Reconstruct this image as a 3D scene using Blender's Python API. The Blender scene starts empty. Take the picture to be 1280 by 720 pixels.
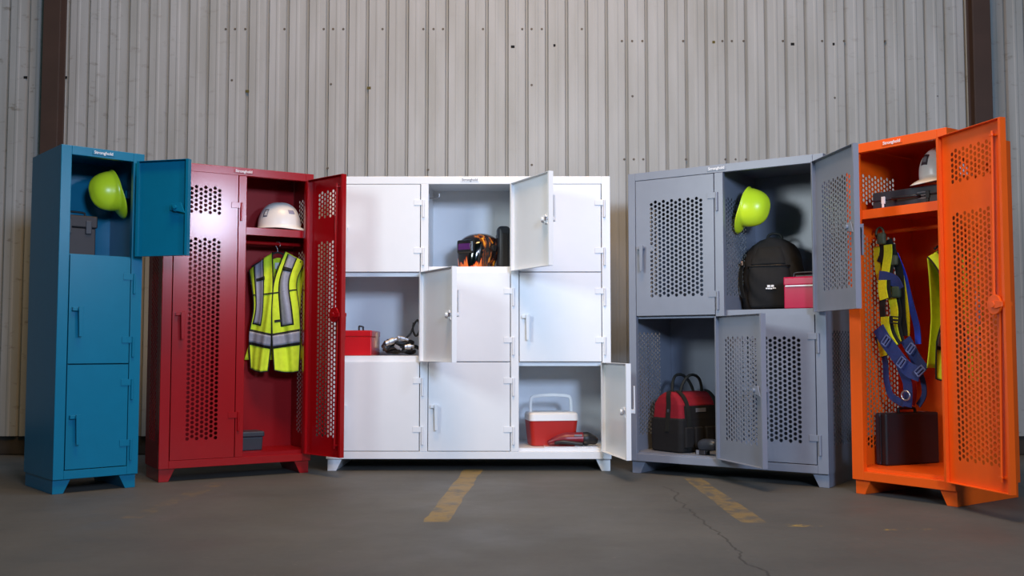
import bpy, bmesh, math, random
from mathutils import Vector, Matrix, Euler
from mathutils import noise as mnoise
R = math.radians
PI = math.pi
random.seed(7)
scene = bpy.context.scene
COL = scene.collection

# ------------------------------------------------------------------ camera, world, light, exposure
cam_d = bpy.data.cameras.new('camera')
cam_d.sensor_width = 36.0
cam_d.lens = 36.0 * 1255.3 / 1280.0
cam_d.clip_start = 0.05
cam = bpy.data.objects.new('camera', cam_d)
COL.objects.link(cam)
cam.location = (0, 0, 0.791)
cam.rotation_euler = (PI / 2 + 0.0593, 0, 0)
scene.camera = cam
scene.view_settings.view_transform = 'Standard'
scene.view_settings.look = 'None'
scene.view_settings.gamma = 1
scene.view_settings.use_curve_mapping = False
scene.view_settings.exposure = 0.0

world = bpy.data.worlds.new('warehouse_air')
scene.world = world
world.use_nodes = True
bg = world.node_tree.nodes['Background']
bg.inputs[0].default_value = (0.35, 0.90, 1.0, 1)
bg.inputs[1].default_value = 0.07


def area(name, loc, target, size, power, color, size_y=None, spread=180):
    d = bpy.data.lights.new(name, 'AREA')
    d.energy = power
    d.color = color
    d.shape = 'RECTANGLE'
    d.size = size
    d.size_y = size_y or size
    d.spread = R(spread)
    o = bpy.data.objects.new(name, d)
    COL.objects.link(o)
    o.location = loc
    o.rotation_euler = (Vector(target) - Vector(loc)).to_track_quat('-Z', 'Y').to_euler()
    return o


# a cool key behind the camera, two crossed soft boxes, a warm roof lamp and a cool overhead light
area('key_light', (2.1, -2.2, 2.65), (-0.1, 6.4, 1.3), 1.0, 185, (0.53, 0.69, 1.0), spread=120)
area('softbox_light_right', (2.3, 2.1, 2.3), (-1.6, 6.0, 1.5), 0.42, 10, (0.66, 0.76, 1.0), spread=80)
area('softbox_light_left', (-2.15, 3.1, 2.3), (1.5, 6.2, 1.3), 0.8, 17, (0.84, 0.95, 1.0), spread=80)
area('roof_lamp_light', (0.0, 3.0, 6.5), (0.0, 6.4, 1.0), 2.5, 140, (1.0, 0.60, 0.25), 1.4, spread=120)
area('overhead_cool_light', (0.0, 5.0, 7.0), (0.0, 5.9, 0.0), 3.0, 140, (0.60, 0.74, 1.0), 1.4)  # unseen overhead light, its cool colour and power tuned by fitting

# ------------------------------------------------------------------ materials
MATS = {}


def nodes_of(m):
    m.use_nodes = True
    nt = m.node_tree
    return nt, nt.nodes, nt.links, nt.nodes['Principled BSDF']


def mat(name, col, rough=0.5, metal=0.0, var=0.06, scale=12.0, bump=0.0, bscale=200.0, spec=0.5, coat=0.0):
    if name in MATS:
        return MATS[name]
    m = bpy.data.materials.new(name)
    nt, N, L, p = nodes_of(m)
    tc = N.new('ShaderNodeTexCoord')
    nz = N.new('ShaderNodeTexNoise')
    nz.inputs['Scale'].default_value = scale
    nz.inputs['Detail'].default_value = 5
    L.new(tc.outputs['Object'], nz.inputs['Vector'])
    rm = N.new('ShaderNodeValToRGB')
    a = [max(0, c * (1 - var)) for c in col]
    b = [min(1, c * (1 + var)) for c in col]
    rm.color_ramp.elements[0].color = (*a, 1)
    rm.color_ramp.elements[1].color = (*b, 1)
    rm.color_ramp.elements[0].position = 0.3
    rm.color_ramp.elements[1].position = 0.7
    L.new(nz.outputs['Fac'], rm.inputs['Fac'])
    L.new(rm.outputs['Color'], p.inputs['Base Color'])
    p.inputs['Roughness'].default_value = rough
    p.inputs['Metallic'].default_value = metal
    p.inputs['Specular IOR Level'].default_value = spec
    p.inputs['Coat Weight'].default_value = coat
    p.inputs['Coat Roughness'].default_value = 0.25
    if bump > 0:
        n2 = N.new('ShaderNodeTexNoise')
        n2.inputs['Scale'].default_value = bscale
        n2.inputs['Detail'].default_value = 3
        L.new(tc.outputs['Object'], n2.inputs['Vector'])
        bp = N.new('ShaderNodeBump')
        bp.inputs['Strength'].default_value = bump
        bp.inputs['Distance'].default_value = 0.004
        L.new(n2.outputs['Fac'], bp.inputs['Height'])
        L.new(bp.outputs['Normal'], p.inputs['Normal'])
    MATS[name] = m
    return m


def srgb(r, g, b):
    f = lambda c: (c / 255 / 12.92) if c / 255 <= 0.04045 else ((c / 255 + 0.055) / 1.055) ** 2.4
    return (f(r), f(g), f(b))


TEAL = mat('teal_paint', srgb(6, 112, 146), 0.30, var=0.03, spec=0.35)
RED = mat('red_paint', srgb(150, 6, 14), 0.20, var=0.03, spec=0.75)
REDIN = mat('red_paint_dimmed', srgb(140, 6, 14), 0.42, var=0.03, spec=0.2)  # copy of the red paint, darker and less glossy to dim the inside
WHITE = mat('white_paint', srgb(225, 228, 231), 0.34, var=0.01)
GRAY = mat('gray_paint', srgb(126, 132, 145), 0.36, var=0.03)
ORANGE = mat('orange_paint', srgb(240, 92, 14), 0.36, var=0.03)
BLACK = mat('black_plastic', srgb(24, 25, 28), 0.45, var=0.1)
BLACKF = mat('black_fabric', srgb(16, 16, 18), 0.85, var=0.2, scale=40, bump=0.3, bscale=400)
DGRAY = mat('dark_gray_plastic', srgb(46, 50, 58), 0.42, var=0.08)
CHAR = mat('charcoal_plastic', srgb(38, 36, 40), 0.5, var=0.08)
STEEL = mat('bare_steel', (0.45, 0.45, 0.47), 0.38, 1.0, var=0.1)
BRASS = mat('brass', (0.55, 0.34, 0.22), 0.35, 1.0, var=0.1)
HIVIS = mat('lime_plastic', srgb(228, 255, 48), 0.3, var=0.02)
HATW = mat('white_plastic', srgb(232, 232, 230), 0.3, var=0.02)
VESTM = mat('lime_mesh_fabric', srgb(212, 238, 46), 0.8, var=0.08, scale=30, bump=0.25, bscale=500)
SILVER = mat('reflective_tape', srgb(150, 152, 165), 0.45, var=0.08, scale=60)
NAVY = mat('navy_webbing', srgb(34, 50, 104), 0.75, var=0.15, scale=80)
BLUE = mat('blue_webbing', srgb(36, 74, 228), 0.7, var=0.1, scale=80)
YELW = mat('yellow_webbing', srgb(226, 220, 20), 0.75, var=0.1, scale=80)
REDW = mat('red_webbing', srgb(170, 24, 30), 0.75, var=0.1, scale=80)
BKW = mat('black_webbing', srgb(22, 24, 20), 0.75, var=0.2, scale=80)
REDPL = mat('red_enamel', srgb(190, 16, 26), 0.28, var=0.04)
PINKRED = mat('crimson_enamel', srgb(176, 16, 62), 0.2, var=0.04)
COOLR = mat('cooler_red_plastic', srgb(178, 30, 16), 0.4, var=0.03)
BAGRED = mat('red_canvas', srgb(140, 12, 34), 0.85, var=0.12, scale=40, bump=0.3, bscale=400)
WMARK = mat('white_print_and_glint', srgb(230, 230, 232), 0.5, var=0.01)
PRINTG = mat('gray_print', srgb(120, 122, 130), 0.5, var=0.01)
INK = mat('dark_print', srgb(50, 50, 60), 0.5, var=0.01)
TRIMB = mat('brown_steel_paint', srgb(62, 44, 36), 0.65, var=0.12, scale=5)
CURB = mat('dark_concrete', srgb(58, 52, 46), 0.9, var=0.35, scale=9)
FOIL = mat('silver_sheet', (0.75, 0.75, 0.78), 0.25, 0.6, var=0.05)
MAROON = mat('maroon_rubber', srgb(120, 20, 32), 0.35, var=0.15, scale=30)
LENSM = mat('purple_lens', srgb(74, 28, 92), 0.12, var=0.15)


def wall_material():
    m = bpy.data.materials.new('corrugated_sheet_paint')
    nt, N, L, p = nodes_of(m)
    tc = N.new('ShaderNodeTexCoord')
    mp = N.new('ShaderNodeMapping')
    mp.inputs['Scale'].default_value = (3.0, 3.0, 0.5)
    L.new(tc.outputs['Object'], mp.inputs['Vector'])
    n1 = N.new('ShaderNodeTexNoise')
    n1.inputs['Scale'].default_value = 2.2
    n1.inputs['Detail'].default_value = 7
    L.new(mp.outputs['Vector'], n1.inputs['Vector'])
    r1 = N.new('ShaderNodeValToRGB')
    r1.color_ramp.elements[0].position = 0.25
    r1.color_ramp.elements[0].color = (*srgb(150, 151, 147), 1)
    r1.color_ramp.elements[1].position = 0.75
    r1.color_ramp.elements[1].color = (*srgb(172, 174, 174), 1)
    L.new(n1.outputs['Fac'], r1.inputs['Fac'])
    # scuffs: stretched smudges
    mp2 = N.new('ShaderNodeMapping')
    mp2.inputs['Scale'].default_value = (7, 7, 16)
    L.new(tc.outputs['Object'], mp2.inputs['Vector'])
    n2 = N.new('ShaderNodeTexNoise')
    n2.inputs['Scale'].default_value = 1.0
    n2.inputs['Detail'].default_value = 8
    n2.inputs['Roughness'].default_value = 0.7
    L.new(mp2.outputs['Vector'], n2.inputs['Vector'])
    r2 = N.new('ShaderNodeValToRGB')
    r2.color_ramp.elements[0].position = 0.57
    r2.color_ramp.elements[0].color = (0, 0, 0, 1)
    r2.color_ramp.elements[1].position = 0.70
    r2.color_ramp.elements[1].color = (1, 1, 1, 1)
    L.new(n2.outputs['Fac'], r2.inputs['Fac'])
    # more scuffs towards both ends of the wall
    sx = N.new('ShaderNodeSeparateXYZ')
    L.new(tc.outputs['Object'], sx.inputs[0])
    ab = N.new('ShaderNodeMath'); ab.operation = 'ABSOLUTE'
    L.new(sx.outputs['X'], ab.inputs[0])
    mr = N.new('ShaderNodeMapRange')
    mr.inputs['From Min'].default_value = 1.8
    mr.inputs['From Max'].default_value = 3.6
    mr.inputs['To Min'].default_value = 0.06
    mr.inputs['To Max'].default_value = 0.75
    L.new(ab.outputs[0], mr.inputs['Value'])
    mu = N.new('ShaderNodeMath'); mu.operation = 'MULTIPLY'
    L.new(r2.outputs['Color'], mu.inputs[0])
    L.new(mr.outputs['Result'], mu.inputs[1])
    mx = N.new('ShaderNodeMixRGB')
    L.new(mu.outputs[0], mx.inputs['Fac'])
    L.new(r1.outputs['Color'], mx.inputs['Color1'])
    mx.inputs['Color2'].default_value = (*srgb(105, 98, 84), 1)
    # darker olive tone mixed in towards the bottom of the grooves
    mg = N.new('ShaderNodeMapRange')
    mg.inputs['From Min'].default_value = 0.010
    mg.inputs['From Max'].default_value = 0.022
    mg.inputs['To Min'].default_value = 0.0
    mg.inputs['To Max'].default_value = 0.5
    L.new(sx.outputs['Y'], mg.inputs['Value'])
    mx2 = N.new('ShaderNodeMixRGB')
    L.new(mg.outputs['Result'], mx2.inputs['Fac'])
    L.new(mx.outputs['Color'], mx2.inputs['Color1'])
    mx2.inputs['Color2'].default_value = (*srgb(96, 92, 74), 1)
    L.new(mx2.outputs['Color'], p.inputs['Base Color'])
    p.inputs['Roughness'].default_value = 0.62
    return m


def floor_material():
    m = bpy.data.materials.new('worn_concrete')
    nt, N, L, p = nodes_of(m)
    tc = N.new('ShaderNodeTexCoord')

    def noise(scale, detail, sc=(1, 1, 1), rough=0.55):
        mp = N.new('ShaderNodeMapping')
        mp.inputs['Scale'].default_value = sc
        L.new(tc.outputs['Object'], mp.inputs['Vector'])
        n = N.new('ShaderNodeTexNoise')
        n.inputs['Scale'].default_value = scale
        n.inputs['Detail'].default_value = detail
        n.inputs['Roughness'].default_value = rough
        L.new(mp.outputs['Vector'], n.inputs['Vector'])
        return n.outputs['Fac']

    def math_(op, a, b=None, c=None):
        n = N.new('ShaderNodeMath'); n.operation = op
        for i, v in enumerate((a, b, c)):
            if v is None:
                continue
            if isinstance(v, (int, float)):
                n.inputs[i].default_value = v
            else:
                L.new(v, n.inputs[i])
        return n.outputs[0]

    def ramp(f, p0, c0, p1, c1):
        r = N.new('ShaderNodeValToRGB')
        r.color_ramp.elements[0].position = p0
        r.color_ramp.elements[0].color = (*c0, 1)
        r.color_ramp.elements[1].position = p1
        r.color_ramp.elements[1].color = (*c1, 1)
        L.new(f, r.inputs['Fac'])
        return r.outputs['Color']

    def mix(f, a, b):
        n = N.new('ShaderNodeMixRGB')
        L.new(f, n.inputs['Fac'])
        for i, v in ((1, a), (2, b)):
            if isinstance(v, tuple):
                n.inputs[i].default_value = (*v, 1)
            else:
                L.new(v, n.inputs[i])
        return n.outputs['Color']

    base = ramp(noise(1.3, 8), 0.3, srgb(78, 78, 74), 0.7, srgb(93, 92, 87))
    fine = ramp(noise(26, 6, rough=0.7), 0.35, (0, 0, 0), 0.65, (1, 1, 1))
    fm = math_('MULTIPLY', fine, 0.16)
    base = mix(fm, base, srgb(64, 61, 58))
    sp = ramp(noise(17, 3), 0.70, (0, 0, 0), 0.74, (1, 1, 1))
    base = mix(math_('MULTIPLY', sp, 0.35), base, srgb(122, 116, 108))
    sx = N.new('ShaderNodeSeparateXYZ')
    L.new(tc.outputs['Object'], sx.inputs[0])
    X, Y = sx.outputs['X'], sx.outputs['Y']
    wear = noise(9, 9, rough=0.75)
    wear2 = noise(3, 4)
    # yellow parking stripes, worn
    for x0, slope, w, y0, y1, thr, amt in ((-0.305, 0.048, 0.058, 4.62, 6.60, 0.42, 0.60), (1.095, 0.0, 0.056, 4.60, 6.15, 0.46, 0.5),
                                           (-1.735, 0.05, 0.05, 4.72, 6.0, 0.54, 0.32)):
        xc = math_('MULTIPLY_ADD', math_('SUBTRACT', Y, 5.5), slope, x0)
        dx = math_('ABSOLUTE', math_('SUBTRACT', X, xc))
        mk = math_('LESS_THAN', math_('MULTIPLY_ADD', math_('SUBTRACT', wear2, 0.5), 0.04, dx), w)
        mk = math_('MULTIPLY', mk, math_('GREATER_THAN', Y, y0))
        mk = math_('MULTIPLY', mk, math_('LESS_THAN', Y, y1))
        wr = ramp(wear, thr - 0.06, (0, 0, 0), thr + 0.1, (1, 1, 1))
        base = mix(math_('MULTIPLY', math_('MULTIPLY', mk, wr), amt), base, srgb(150, 122, 56))
    # stray yellow scuffs
    for x0, x1, y0, w in ((1.22, 1.38, 4.53, 0.03), (1.58, 1.86, 4.43, 0.02)):
        mk = math_('LESS_THAN', math_('ABSOLUTE', math_('SUBTRACT', Y, y0)), w)
        mk = math_('MULTIPLY', mk, math_('MULTIPLY', math_('GREATER_THAN', X, x0), math_('LESS_THAN', X, x1)))
        wr = ramp(wear, 0.52, (0, 0, 0), 0.6, (1, 1, 1))
        base = mix(math_('MULTIPLY', math_('MULTIPLY', mk, wr), 0.7), base, srgb(180, 150, 60))
    # a wandering crack right of the middle
    nz = noise(2.3, 5, (0.2, 1, 1), 0.6)
    xc = math_('MULTIPLY_ADD', math_('SUBTRACT', nz, 0.5), 0.22, 0.875)
    d = math_('ABSOLUTE', math_('SUBTRACT', X, xc))
    ck = math_('MULTIPLY', math_('LESS_THAN', d, 0.005), math_('LESS_THAN', Y, 5.8))
    base = mix(math_('MULTIPLY', ck, 0.55), base, srgb(40, 36, 32))
    L.new(base, p.inputs['Base Color'])
    rr = ramp(noise(2, 6), 0.3, (0.5, 0.5, 0.5), 0.7, (0.75, 0.75, 0.75))
    L.new(rr, p.inputs['Roughness'])
    p.inputs['Specular IOR Level'].default_value = 0.35
    bp = N.new('ShaderNodeBump')
    bp.inputs['Strength'].default_value = 0.12
    bp.inputs['Distance'].default_value = 0.01
    L.new(wear, bp.inputs['Height'])
    L.new(bp.outputs['Normal'], p.inputs['Normal'])
    return m


def flame_material():
    m = bpy.data.materials.new('flame_airbrush')
    nt, N, L, p = nodes_of(m)
    tc = N.new('ShaderNodeTexCoord')
    mp = N.new('ShaderNodeMapping')
    mp.inputs['Scale'].default_value = (9, 9, 5)
    L.new(tc.outputs['Object'], mp.inputs['Vector'])
    n = N.new('ShaderNodeTexNoise')
    n.inputs['Scale'].default_value = 2.2
    n.inputs['Detail'].default_value = 4
    n.inputs['Distortion'].default_value = 1.6
    L.new(mp.outputs['Vector'], n.inputs['Vector'])
    r = N.new('ShaderNodeValToRGB')
    e = r.color_ramp.elements
    e[0].position = 0.44; e[0].color = (0.006, 0.005, 0.006, 1)
    e[1].position = 0.70; e[1].color = (*srgb(236, 176, 40), 1)
    x = e.new(0.52); x.color = (*srgb(100, 40, 10), 1)
    x = e.new(0.60); x.color = (*srgb(206, 120, 24), 1)
    L.new(n.outputs['Fac'], r.inputs['Fac'])
    # side only: black towards the front (local -Y) and back
    sx = N.new('ShaderNodeSeparateXYZ')
    L.new(tc.outputs['Object'], sx.inputs[0])
    mr = N.new('ShaderNodeMapRange')
    mr.inputs['From Min'].default_value = -0.055
    mr.inputs['From Max'].default_value = -0.035
    L.new(sx.outputs['Y'], mr.inputs['Value'])
    # tongues of flame near the chin
    n2 = N.new('ShaderNodeTexNoise')
    n2.inputs['Scale'].default_value = 34
    mp2 = N.new('ShaderNodeMapping'); mp2.inputs['Scale'].default_value = (1, 1, 0.12)
    L.new(tc.outputs['Object'], mp2.inputs['Vector'])
    L.new(mp2.outputs['Vector'], n2.inputs['Vector'])
    mf = N.new('ShaderNodeMapRange')
    mf.inputs['From Min'].default_value = 0.42
    mf.inputs['From Max'].default_value = 0.70
    L.new(n2.outputs['Fac'], mf.inputs['Value'])
    ad = N.new('ShaderNodeMath'); ad.operation = 'MULTIPLY_ADD'
    L.new(mf.outputs['Result'], ad.inputs[0]); ad.inputs[1].default_value = -0.075
    L.new(sx.outputs['Z'], ad.inputs[2])
    r2 = N.new('ShaderNodeValToRGB')
    e = r2.color_ramp.elements
    e[0].position = 0.0; e[0].color = (*srgb(220, 110, 40), 1)
    e[1].position = 0.012; e[1].color = (0, 0, 0, 1)
    x = e.new(0.004); x.color = (*srgb(170, 40, 24), 1)
    L.new(ad.outputs[0], r2.inputs['Fac'])
    mx = N.new('ShaderNodeMixRGB')
    L.new(mr.outputs['Result'], mx.inputs['Fac'])
    L.new(r2.outputs['Color'], mx.inputs['Color1'])
    L.new(r.outputs['Color'], mx.inputs['Color2'])
    L.new(mx.outputs['Color'], p.inputs['Base Color'])
    p.inputs['Roughness'].default_value = 0.12
    p.inputs['Coat Weight'].default_value = 0.6
    return m


FLAME = flame_material()


# ------------------------------------------------------------------ object helpers
def link(name, bm, material, parent=None, bevel=0.0, segs=2, smooth=False, solid=0.0, sub=0):
    me = bpy.data.meshes.new(name)
    bmesh.ops.recalc_face_normals(bm, faces=bm.faces) if solid == 0 else None
    if smooth:
        for f in bm.faces:
            f.smooth = True
    bm.to_mesh(me)
    bm.free()
    me.materials.append(material)
    o = bpy.data.objects.new(name, me)
    COL.objects.link(o)
    if parent is not None:
        o.parent = parent
    if solid:
        md = o.modifiers.new('thickness', 'SOLIDIFY')
        md.thickness = solid
        md.offset = -1 if solid > 0 else 1
    if sub:
        md = o.modifiers.new('subd', 'SUBSURF')
        md.levels = sub
        md.render_levels = sub
    if bevel:
        md = o.modifiers.new('bevel', 'BEVEL')
        md.width = bevel
        md.segments = segs
        md.limit_method = 'ANGLE'
        md.angle_limit = R(40)
    return o


def thing(name, loc=(0, 0, 0), rotz=0.0, label=None, cat=None, group=None, rot=None):
    o = bpy.data.objects.new(name, None)
    o.empty_display_size = 0.1
    COL.objects.link(o)
    o.location = loc
    o.rotation_euler = rot if rot is not None else (0, 0, rotz)
    tag(o, label, cat, group)
    return o


def tag(o, label=None, cat=None, group=None, kind=None):
    if label:
        o['label'] = label
    if cat:
        o['category'] = cat
    if group:
        o['group'] = group
    if kind:
        o['kind'] = kind
    return o


def B(*boxes):
    bm = bmesh.new()
    for b in boxes:
        box(bm, *b)
    return bm


def box(bm, x0, x1, y0, y1, z0, z1):
    v = [bm.verts.new((x, y, z)) for x in (x0, x1) for y in (y0, y1) for z in (z0, z1)]
    for f in ((0, 1, 3, 2), (4, 6, 7, 5), (0, 4, 5, 1), (2, 3, 7, 6), (0, 2, 6, 4), (1, 5, 7, 3)):
        bm.faces.new([v[i] for i in f])


def prism(bm, poly, y0, y1, M=None):
    """polygon in (x, z) pushed from y0 to y1"""
    a = [Vector((x, y0, z)) for x, z in poly]
    b = [Vector((x, y1, z)) for x, z in poly]
    if M is not None:
        a = [M @ p for p in a]
        b = [M @ p for p in b]
    a = [bm.verts.new(p) for p in a]
    b = [bm.verts.new(p) for p in b]
    n = len(a)
    bm.faces.new(a)
    bm.faces.new(b[::-1])
    for i in range(n):
        bm.faces.new((a[i], b[i], b[(i + 1) % n], a[(i + 1) % n]))


def tube(bm, pts, r, n=10, closed=False):
    pts = [Vector(p) for p in pts]
    rings = []
    up = None
    m = len(pts)
    for i, p in enumerate(pts):
        if closed:
            t = (pts[(i + 1) % m] - pts[i - 1]).normalized()
        else:
            t = (pts[min(i + 1, m - 1)] - pts[max(i - 1, 0)]).normalized()
        if up is None:
            up = Vector((0, 0, 1)) if abs(t.z) < 0.9 else Vector((0, 1, 0))
        a = t.cross(up).normalized()
        b = a.cross(t).normalized()
        up = b
        rr = r[i] if isinstance(r, (list, tuple)) else r
        rings.append([bm.verts.new(p + (a * math.cos(2 * PI * k / n) + b * math.sin(2 * PI * k / n)) * rr) for k in range(n)])
    for i in range(m if closed else m - 1):
        q0, q1 = rings[i], rings[(i + 1) % m]
        for k in range(n):
            bm.faces.new((q0[k], q0[(k + 1) % n], q1[(k + 1) % n], q1[k]))
    if not closed:
        bm.faces.new(rings[0][::-1])
        bm.faces.new(rings[-1])


def cyl(bm, p0, p1, r, n=20):
    tube(bm, [p0, p1], r, n)


def smooth_path(pts, k=6, closed=False):
    P = [Vector(p) for p in pts]
    out = []
    n = len(P)
    for i in range(n if closed else n - 1):
        if closed:
            p0, p1, p2, p3 = P[i - 1], P[i], P[(i + 1) % n], P[(i + 2) % n]
        else:
            p0, p1, p2, p3 = P[max(i - 1, 0)], P[i], P[i + 1], P[min(i + 2, n - 1)]
        for j in range(k):
            t = j / k
            out.append(0.5 * ((2 * p1) + (p2 - p0) * t + (2 * p0 - 5 * p1 + 4 * p2 - p3) * t * t + (3 * p1 - p0 - 3 * p2 + p3) * t ** 3))
    if not closed:
        out.append(P[-1])
    return out


def grid(bm, fn, nu, nv, wrap=False):
    vs = [[bm.verts.new(fn(i / nu, j / nv)) for j in range(nv + 1)] for i in range(nu if wrap else nu + 1)]
    m = len(vs)
    for i in range(nu):
        for j in range(nv):
            bm.faces.new((vs[i][j], vs[(i + 1) % m][j], vs[(i + 1) % m][j + 1], vs[i][j + 1]))
    return vs


def rounded(bm, sx, sy, sz, r, seg=4, c=(0, 0, 0)):
    """box of full size sx, sy, sz standing on c, with every edge rounded"""
    b2 = bmesh.new()
    box(b2, -sx / 2, sx / 2, -sy / 2, sy / 2, 0, sz)
    bmesh.ops.bevel(b2, geom=b2.edges[:], offset=r, segments=seg, affect='EDGES', profile=0.5)
    mp = {}
    for v in b2.verts:
        mp[v.index] = bm.verts.new(v.co + Vector(c))
    b2.verts.index_update()
    mp = {}
    for v in b2.verts:
        mp[v] = bm.verts.new(v.co + Vector(c))
    for f in b2.faces:
        bm.faces.new([mp[v] for v in f.verts])
    b2.free()
    loose = [v for v in bm.verts if not v.link_faces]
    bmesh.ops.delete(bm, geom=loose, context='VERTS')


def ribbon(bm, pts, w, t=0.004, normal=(0, -1, 0), k=5):
    P = smooth_path(pts, k)
    nv = Vector(normal).normalized()
    prev = None
    m = len(P)
    for i, p in enumerate(P):
        d = (P[min(i + 1, m - 1)] - P[max(i - 1, 0)]).normalized()
        s = d.cross(nv).normalized() * (w / 2)
        n = nv * (t / 2)
        ring = [bm.verts.new(q) for q in (p + s + n, p - s + n, p - s - n, p + s - n)]
        if prev:
            for a in range(4):
                bm.faces.new((prev[a], prev[(a + 1) % 4], ring[(a + 1) % 4], ring[a]))
        else:
            bm.faces.new(ring[::-1])
        prev = ring
    bm.faces.new(prev)


def perf_plate(bm, x0, x1, z0, z1, patches, M, t=0.002, dx=0.028, dz=0.0275, r=0.011):
    """sheet in (a, b) with staggered punched holes; patches = (first column a, columns, lowest hole b, rows)
    M maps (a, b, c) with c the thickness direction"""
    V = lambda a, b, c: bm.verts.new(M(a, b, c))

    def quad(a0, a1, b0, b1):
        for c, flip in ((0, False), (t, True)):
            q = [V(a0, b0, c), V(a1, b0, c), V(a1, b1, c), V(a0, b1, c)]
            bm.faces.new(q[::-1] if flip else q)

    zc = z0
    for a, nc, b, nr in sorted(patches, key=lambda q: q[2]):
        pl, pr = a - dx / 2, a + (nc - 0.5) * dx
        pb, pt = b - dz / 2, b + (nr - 0.5) * dz + dz / 2
        quad(x0, x1, zc, pb)
        quad(x0, pl, pb, pt)
        quad(pr, x1, pb, pt)
        for i in range(nc):
            ca = a + i * dx
            off = dz / 2 if i % 2 else 0.0
            if i % 2:
                quad(ca - dx / 2, ca + dx / 2, pb, pb + dz / 2)
            else:
                quad(ca - dx / 2, ca + dx / 2, pt - dz / 2, pt)
            for j in range(nr):
                cb = b + j * dz + off
                out, inn = [], []
                for k in range(8):
                    an = k * PI / 4
                    c_, s_ = math.cos(an), math.sin(an)
                    ox = dx / 2 * (0 if abs(c_) < 1e-6 else math.copysign(1, c_))
                    oz = dz / 2 * (0 if abs(s_) < 1e-6 else math.copysign(1, s_))
                    out.append((ca + ox, cb + oz))
                    inn.append((ca + r * c_, cb + r * s_))
                fo = [V(p[0], p[1], 0) for p in out]
                fi = [V(p[0], p[1], 0) for p in inn]
                bo = [V(p[0], p[1], t) for p in out]
                bi = [V(p[0], p[1], t) for p in inn]
                for k in range(8):
                    l = (k + 1) % 8
                    bm.faces.new((fo[k], fo[l], fi[l], fi[k]))
                    bm.faces.new((bo[l], bo[k], bi[k], bi[l]))
                    bm.faces.new((fi[k], fi[l], bi[l], bi[k]))
        zc = pt
    quad(x0, x1, zc, z1)
    for q in (((x0, z0), (x1, z0)), ((x1, z0), (x1, z1)), ((x1, z1), (x0, z1)), ((x0, z1), (x0, z0))):
        (a0, b0), (a1, b1) = q
        bm.faces.new([V(a0, b0, 0), V(a0, b0, t), V(a1, b1, t), V(a1, b1, 0)])


# ------------------------------------------------------------------ the hall
WALL_Y = 7.45
WALL_X = 0.066


def build_wall():
    per = 0.1503
    bm = bmesh.new()
    prof = []
    x = -5.2 - 26 * per
    while x < 9.0:
        # flat pan with a shallow crease, then a narrow groove pressed backwards
        prof += [(x, 0.0), (x + 0.046, 0.0), (x + 0.054, -0.0028), (x + 0.066, -0.0028), (x + 0.074, 0.0),
                 (x + 0.120, 0.0), (x + 0.126, 0.021), (x + 0.141, 0.021)]
        x += per
    zb, zt = 0.14, 5.2
    lo = [bm.verts.new((a, b, zb)) for a, b in prof]
    hi = [bm.verts.new((a, b, zt)) for a, b in prof]
    for i in range(len(prof) - 1):
        bm.faces.new((lo[i], lo[i + 1], hi[i + 1], hi[i]))
    o = link('wall_back', bm, wall_material(), solid=0.0)
    o.location = (WALL_X, WALL_Y, 0)
    md = o.modifiers.new('sheet', 'SOLIDIFY')
    md.thickness = 0.002
    md.offset = 1
    return tag(o, kind='structure')


wall = build_wall()
bm = B((-9, 9, -5, WALL_Y + 0.35, -0.08, 0))
tag(link('floor', bm, floor_material()), kind='structure')
bm = B((-9.0, 9.0, WALL_Y + 0.02, WALL_Y + 0.2, 0.0, 0.18))
tag(link('baseboard_back', bm, CURB, bevel=0.01), kind='structure')


def steel_column(name, x0, x1, y):
    w = 0.018
    bm = B((x0, x1, y, y + w, 0, 5.2), ((x0 + x1) / 2 - 0.006, (x0 + x1) / 2 + 0.006, y + w, y + 0.10, 0, 5.2),
           (x0, x1, y + 0.10, y + 0.116, 0, 5.2))
    tag(link(name, bm, TRIMB, bevel=0.002), kind='structure')


steel_column('trim_1', -3.469, -3.345, 7.30)
steel_column('trim_2', 3.412, 3.541, 7.30)


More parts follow.
